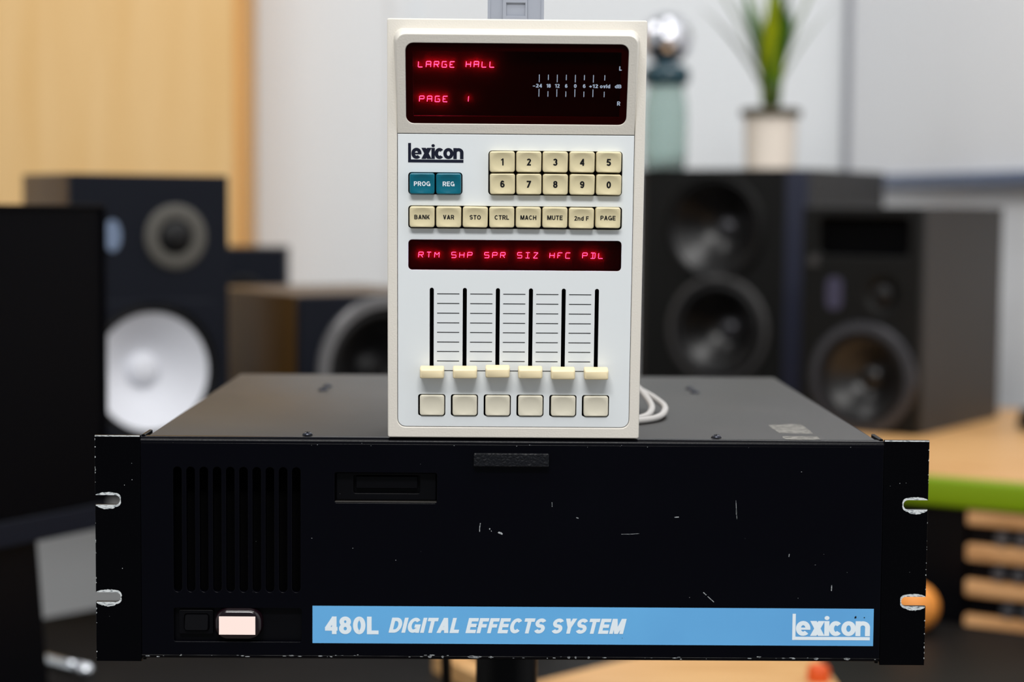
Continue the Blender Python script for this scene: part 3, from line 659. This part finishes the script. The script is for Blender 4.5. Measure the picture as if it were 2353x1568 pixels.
# low wide speaker with a large ring, behind the remote's left edge
mid = thing('studio_speaker', 'low brown-sided speaker with a big grey-ringed woofer, left of the remote', 'speaker', (-.267, 1.389, Z0 - .067), (0, 0, math.radians(33)))
cabinet(mid, .255, .30, .2115, M_cab, M_baffle, .016, .005, holes=[(.127, .1065, .088)])
driver(mid, .127, .1065, .1030, .086, .071, .045, M_gring2, M_rubber, M_rubber, .026, proud=.010)
# port-topped monitor on the right desk
rs = thing('studio_speaker', 'charcoal speaker with a wide port above one glossy-ringed woofer, on the green-edged desk', 'speaker', (.455, 1.731, Z0 - .0668), (0, 0, math.radians(-35.85)))
rw, rd, rh = .191, .326, .335
shell(rs, 0, rw, .018, rd, rh, M_side, .012, .002)
MB().mesh(plate(rrect(.0005, rw - .0005, .0005, rh - .0005, .004, 3), [rrect(.028, .172, .262, .3195, .010, 5), circle(.1045, .0805, .072), circle(.132, .2055, .024)], 0, .018, .0025, 2)).build('baffle', M_baffle2, rs, auto=40)
MB().box(.024, .176, .0172, .0179, .258, .3235).build('port_opening', M_void, rs)
driver(rs, .1045, .0805, .0855, .0680, .058, .034, M_gring, M_rubber, M_bcone, .020, proud=.009)
tw = MB().lathe([(.033, .001), (.033, -.002), (.026, -.002), (.018, .004)], (.132, 0, .2055), 'y', 36).build('tweeter', M_baffle2, rs, auto=50)
MB().lathe([(.0165 * math.cos(math.radians(a)), -.009 * math.sin(math.radians(a)) + .002) for a in (0, 25, 50, 70, 86)], (.132, 0, .2055), 'y', 32, cap1=True).build('tweeter_dome', M_rubber, tw, True)
MB().mesh(plate(rrect(.042, .068, .181, .230, .011, 5), [], -.0015, .001, .0004, 1)).build('badge', M_badge2, rs)
MB().mesh(plate(rrect(.012, .029, .246, .262, .004, 3), [], -.0015, .001, .0004, 1)).build('control_plate', M_side, rs)
# tall two-driver monitor behind
bs_h = .550
bs = thing('studio_speaker', 'tall black speaker with two cone drivers, carrying the plant and the glass jar', 'speaker', (.2329, 2.1729, Z0 + .331 - bs_h), (0, 0, math.radians(-32)))
bw, bdp = .315, .387
shell(bs, .004, bw, .030, bdp, bs_h, M_side, .014, .002)
zb = .331 - bs_h
b = MB(); b.mesh(plate([(.022, .0005), (bw - .030, .0005), (bw - .030, bs_h - .0005), (.022, bs_h - .0005)], [circle(.1560, .230 - zb, .089), circle(.1660, .056 - zb, .086)], 0, .030)); b.prism([(0, .030), (.0, .018), (.022, 0), (.022, .030)], .0005, bs_h - .0005); b.prism([(bw - .030, .030), (bw - .030, 0), (bw, .016), (bw, .030)], .0005, bs_h - .0005); b.build('baffle', M_baffle2, bs)
MB().prism([(bw - .028, -.001), (bw + .0005, .0150), (bw + .0005, .029), (bw - .006, .029), (bw - .032, .0015)], .001, bs_h - .001).build('baffle_edge', M_navyedge, bs)
driver(bs, .1560, .230 - zb, .094, .087, .078, .052, M_baffle2, M_rubber, M_bcone, .019, M_gring, proud=.006, name='upper_driver')
driver(bs, .1660, .056 - zb, .094, .083, .066, .046, M_side, M_rubber, M_bcone, .019, M_gring, proud=.006, name='lower_driver')
pd = thing('speaker_plinth', 'black floor plinth under the tall two-driver speaker', 'stand', (.2329, 2.1729, 0), (0, 0, math.radians(-32)))
MB().box(.03, bw - .02, .05, bdp - .03, .03, Z0 + .331 - bs_h, .003, 1).build('column', M_black, pd); MB().box(0, bw, .02, bdp, 0, .03, .003, 1).build('base', M_black, pd)
# small dark box behind
bx = thing('small_speaker', 'small plain black speaker box peeking over the low brown-sided speaker', 'speaker', (-.540, 2.16, Z0 - .067), (0, 0, math.radians(4)))
cabinet(bx, .168, .15, .256, M_baffle, M_baffle, .010, .003, holes=[(.095, .170, .033)])
driver(bx, .095, .170, .036, .032, .026, .018, M_rubber, M_rubber, M_bcone, .009, proud=.003)

# ================================================================== LEFT SHELF, DARK DESK
sh = thing('speaker_shelf', 'long black shelf table carrying the left speakers', 'shelf', (0, 0, 0))
MB().box(-1.0, .09, 1.20, 2.50, Z0 - .100, Z0 - .067, .003, 1).build('shelf_top', M_black, sh)
for x, y in ((-.95, 1.26), (.04, 1.44), (-.95, 2.44), (.04, 2.44)): MB().box(x - .02, x + .02, y - .02, y + .02, 0, Z0 - .100).build('leg', M_black, sh)
dk = thing('desk', 'wide dark desk below the rack unit, carrying the black monitor', 'desk', (0, 0, 0))
MB().prism([(-1.1, .36), (1.0, .36), (1.0, .90), (.950, .948), (.218, 1.390), (-.36, 1.39), (-.51, 1.241), (-.603, 1.143), (-1.1, .62)], Z0 - .275, Z0 - .245).build('desk_top', M_dark, dk)
for x, y in ((-1.05, .42), (.94, .42), (-1.05, .60), (.12, 1.36)): MB().box(x - .02, x + .02, y - .02, y + .02, 0, Z0 - .275).build('leg', M_black, dk)
b = MB(); b.prism([(-.05, .74), (.0326, .818), (.126, .908), (.29, 1.066), (.352, 1.01), (.352, .5), (-.05, .5)], 0, .020)
bmesh.ops.bevel(b.bm, geom=[e for e in b.bm.edges if abs(e.verts[0].co.z - .020) < 1e-5 and abs(e.verts[1].co.z - .020) < 1e-5], offset=.006, segments=3, affect='EDGES')
tag(b.build('wooden_board', M_wood, None, loc=(0, 0, Z0 - .245)), 'broad pale wooden board on the dark desk, right of the pole', 'board')
b = MB(); b.prism([(-.0747, .939), (-.0135, .8185), (.0132, .832), (-.048, .9527)], 0, .020)
tag(b.build('wooden_strip', M_wood, None, loc=(0, 0, Z0 - .245)), 'narrow pale wooden strip on the dark desk, left of the pole', 'board')

# ================================================================== BLACK MONITOR, CHROME TUBE
th = math.radians(58.66)
mon = thing('computer_monitor', 'black flat monitor on a broad neck, in front of the white-cone speaker', 'monitor', (-.42 - .26 * math.cos(th), .88 - .26 * math.sin(th), Z0 - .245), (0, 0, th))
L0, L1, zz0, zz1 = -.02, .2656, .168, .5085
b = MB(); b.mesh(plate(rrect(L0, L1, zz0, zz1, .004, 3), [rrect(L0 + .006, L1 - .004, zz0 + .026, zz1 - .004, .001, 2)], 0, .022, .001, 1)); b.box(L0 + .004, L1 - .004, .006, .040, zz0 + .004, zz1 - .004, .004, 1)
b.build('monitor_case', M_screen, mon, auto=35)
MB().box(L0 + .005, L1 - .003, .0035, .006, zz0 + .026, zz1 - .003).build('screen', M_screen, mon)
MB().box(L0 + .001, L1 - .001, -.0012, .002, zz0 + .001, zz0 + .026, .0006, 1).build('lower_bezel', M_chin, mon)
b = MB(); b.prism([(.098, .008), (.185, .008), (.170, .17), (.112, .17)], .010, .040, axis='y'); b.build('neck', M_black, mon)
MB().box(.03, .22, -.06, .10, 0, .010, .003, 2).build('foot', M_black, mon)
ct = thing('chrome_tube', 'chrome tube with a rounded end lying on the dark desk', 'tube', (-.446, .898, Z0 - .245))
zc = .009
A = Vector((-.0, -.0, zc)); Bv = Vector((-.085, .072, zc))
MB().tube([A, A + (Bv - A) * .33, A + (Bv - A) * .66, Bv], .0075, 20).build('rod', M_chrome, ct, True)
MB().lathe([(.009 * math.sin(math.radians(a)), -.009 * math.cos(math.radians(a))) for a in (4, 25, 50, 75, 90, 105, 130, 155, 176)], A, 'z', 24, True, True).build('end_ball', M_chrome, ct, True)
C2 = Bv + (Bv - A) * .16; MB().tube([Bv, (Bv + C2) / 2, C2], .009, 20).build('collar', M_black, ct, auto=50)
MB().tube([C2, C2 + (Bv - A) * .5, C2 + (Bv - A) * 1.2], .0082, 20).build('sleeve', M_chrome, ct, auto=50)

# ================================================================== RIGHT DESK WITH RACK BAY
dth = math.radians(-30.9); cs, sn = math.cos(dth), math.sin(dth); O = (.537, 1.234)
def W(x, y): return (O[0] + x * cs - y * sn, O[1] + x * sn + y * cs)
def Lc(X, Y): dx, dy = X - O[0], Y - O[1]; return (dx * cs + dy * sn, -dx * sn + dy * cs)
rdk = thing('studio_desk', 'pale wooden desk with a lime green front edge and black rack bay below', 'desk', (O[0], O[1], 0), (0, 0, dth))
zt = Z0 - .067
outl = [(-.36, .010), (.50, .010), Lc(1.005, 1.64), Lc(.935, 2.0), (-.36, .74)]
MB().prism(outl, zt - .034, zt).build('desk_top', M_wood, rdk)
MB().box(-.36, .50, -.004, .0100, zt - .0385, zt - .0012, .005, 3).build('green_edge', M_green, rdk, auto=40)
MB().box(-.34, .046, .008, .40, 0, zt - .0385).build('cabinet', M_black, rdk)
MB().box(.47, .49, .008, .40, 0, zt - .0385).build('end_panel', M_black, rdk)
MB().box(.046, .47, .38, .40, 0, zt - .0385).build('back_panel', M_void, rdk)
for i in range(6):
    z1 = Z0 - .1056 - .0446 * i
    MB().box(.0475, .469, .003, .30, z1 - .0215, z1, .004, 2).build('shelf_slat', M_slat, rdk, auto=40)
gear = [('topmost', 0), ('second', 1), ('third', 2), ('fourth', 3), ('lowest visible', 4)]
for (wd_, i) in gear:
    z1 = Z0 - .1056 - .0446 * i - .0215; z0_ = z1 - .0231
    u = thing('rack_unit', 'slim black rack unit with grey knobs, %s one between the wooden shelves' % wd_, 'audio unit', W(.05, .012) + (z0_,), (0, 0, dth), 'slim rack units in the desk bay')
    MB().box(.002, .412, .002, .24, 0, .0215, .0008, 1).build('chassis', M_black, u)
    MB().box(.000, .414, 0, .003, .0004, .0210, .0004, 1).build('faceplate', M_black, u)
    off = (.043, .040, .0525, .0435, .0415)[i]
    for kx in (off, off + .0245, off + .075, off + .12, off + .2):
        MB().lathe([(.0085, 0), (.0085, -.010), (.0072, -.0125)], (kx, 0, .0107), 'y', 20, True, True).build('knob', M_knob, u, auto=40)
# things on the right desk and in front of the bay
cx_, cy_ = W(.185, .26)
pts = []
for i in range(61):
    a = 2 * PI * i / 20; r = .052 + .004 * math.sin(3.1 * a); pts.append((r * 1.1 * math.cos(a), r * math.sin(a), .0052 + .0085 * (i / 20) * 1.0))
tag(MB().tube(pts, .005, 10).build('cable_coil', M_rubber, None, True, (.845, 1.70, zt)), 'coil of black cable on the pale wooden desk top', 'cable')
b = MB(); b.lathe([(.0325 * math.sin(math.radians(a)), -.031 * math.cos(math.radians(a)) + .031) for a in (3, 20, 40, 60, 80, 100, 120, 140, 158, 170, 177)], n=36, cap0=True, cap1=True)
fr_ = thing('orange_fruit', 'round orange on the dark desk in front of the black rack bay', 'fruit', (.4985, 1.140, Z0 - .245))
b.build('peel', M_orange, fr_, True); MB().lathe([(.0022, .0605), (.0030, .0622), (.001, .0632)], n=10, cap0=True, cap1=True).build('stem_end', M_soil, fr_, True)
b = MB(); b.lathe([(.012, 0), (.012, .012), (.0095, .0165), (.004, .0180)], n=24, cap0=True, cap1=True)
tag(b.build('orange_button', M_redor, None, loc=(.330, .829, Z0 - .225), auto=40), 'small red-orange plastic button on the broad wooden board', 'button')

# ================================================================== PLYWOOD CABINET, WHITEBOARD
pc = thing('plywood_cabinet', 'large pale birch plywood cupboard hung on the white back wall', 'cabinet', (-.523, 2.735, 0))
MB().box(-1.3, -.0185, 0, .018, .76, 2.3, .0015, 1).build('door', M_ply, pc)
MB().box(-1.3, 0, .0185, .218, .75, 2.3, .0015, 1).build('carcass', M_plyedge, pc)
# whiteboard on the slanting right wall
wa = Vector((.765, 2.955)); wbv = Vector((1.75, -2.0)); wd = (wbv - wa).normalized(); wth = math.atan2(wd.y, wd.x)
wb_ = thing('whiteboard', 'pale grey whiteboard with a slate rail on the right wall', 'whiteboard', (wa.x, wa.y, Z0 + .312), (0, 0, wth))
MB().box(.03, 1.8, -.020, -.002, .020, 1.25, .002, 1).build('board_face', M_boardw, wb_)
MB().box(.010, .034, -.028, -.002, -.002, 1.27, .003, 1).build('frame_post', M_alu, wb_)
MB().box(.030, 1.8, -.026, -.002, 1.25, 1.275, .002, 1).build('frame_rail', M_alu, wb_)
MB().box(.034, 1.8, -.040, -.002, -.004, .021, .003, 1).build('pen_rail', M_rail, wb_)

# ================================================================== PLANT, JAR, MIRROR BALL
top_z = Z0 + .331
pl = thing('potted_plant', 'spiky green and yellow leaved plant in a white pot on the tall speaker', 'plant', (.479, 2.232, top_z))
MB().lathe([(.040, 0), (.044, .003), (.0465, .090), (.0475, .096), (.0455, .096), (.044, .088)], n=36, cap0=True, cap1=True).build('pot', M_pot, pl, auto=40)
MB().lathe([(.0535, .0955), (.0540, .107), (.048, .110), (.03, .111)], n=30, cap0=True, cap1=True).build('soil', M_soil, pl, auto=40)
MB().lathe([(.009, .110), (.008, .135), (.010, .150)], n=12, cap0=True, cap1=True).build('stem', M_soil, pl)
def leaf(az, lean_, ln_, wd_, m, curl=.15):
    b = MB(); rows = []; n = 9; d = Vector((math.cos(az), math.sin(az), 0)); s = Vector((-d.y, d.x, 0)); p = Vector((0, 0, .114)); ang = lean_ * .55
    for i in range(n + 1):
        f = i / n; wv = wd_ * (.55 + 1.6 * f) * (1 - f ** 2.2) if f < 1 else 0.0004
        wv = max(wd_ * (0.7 + .75 * f) * (1 - f ** 2.5), .0005)
        dr_ = d * math.sin(ang) + Vector((0, 0, math.cos(ang))); nn = d * math.cos(ang) - Vector((0, 0, math.sin(ang)))
        rows.append([p + s * wv, p - nn * wv * .35, p - s * wv, p + nn * .0012 - nn * wv * .35])
        p = p + dr_ * (ln_ / n); ang += (lean_ * .45 + curl * lean_) / n
    b.loops(rows, True, True); return b.build('leaf', m, pl, True)
leaf(1.0, .08, .260, .0215, M_leaf); leaf(-.5, .20, .230, .0200, M_leaf); leaf(3.2, .40, .200, .0200, M_leaf); leaf(4.5, .22, .185, .0230, M_leafy)
leaf(3.0, .20, .235, .0180, M_leafy); leaf(3.05, .58, .285, .0150, M_leafg); leaf(.12, .46, .300, .0140, M_leafg); leaf(2.2, .42, .24, .0160, M_leaf)
leaf(5.3, .36, .175, .0180, M_leaf); leaf(.5, .36, .165, .0170, M_leaf); leaf(3.3, .80, .215, .0120, M_leafg); leaf(-.2, .66, .200, .0120, M_leafg); leaf(5.0, .05, .245, .0200, M_leafy)
jar = thing('glass_jar', 'teal glass jar with a dark collar beside the plant on the tall speaker', 'jar', (.286, 2.172, top_z))
MB().lathe([(.034, 0), (.0370, .004), (.0385, .03), (.0390, .09), (.0370, .118), (.032, .140), (.032, .146), (.0295, .146), (.0295, .139), (.0345, .117), (.0363, .09), (.0358, .03), (.033, .007)], n=36, cap0=True, cap1=True).build('jar_body', M_glassy, jar, True)
MB().lathe([(.0325, .143), (.040, .150), (.0425, .160), (.041, .172), (.030, .180)], n=36, cap0=True, cap1=True).build('jar_collar', M_tealdk, jar, auto=50)
mbz = top_z + .180
b = MB(); rings = []; nb = 22
R_ = .046
for i in range(1, 12):
    a = PI * i / 12; rings.append([(R_ * math.sin(a) * math.cos(2 * PI * k / nb), R_ * math.sin(a) * math.sin(2 * PI * k / nb), R_ - R_ * math.cos(a)) for k in range(nb)])
b.loops(rings, True, True)
mbo = b.build('mirror_ball', M_silver, None, loc=(.286, 2.172, mbz - .0015)); tag(mbo, 'faceted silver mirror ball resting on the teal glass jar', 'mirror ball')
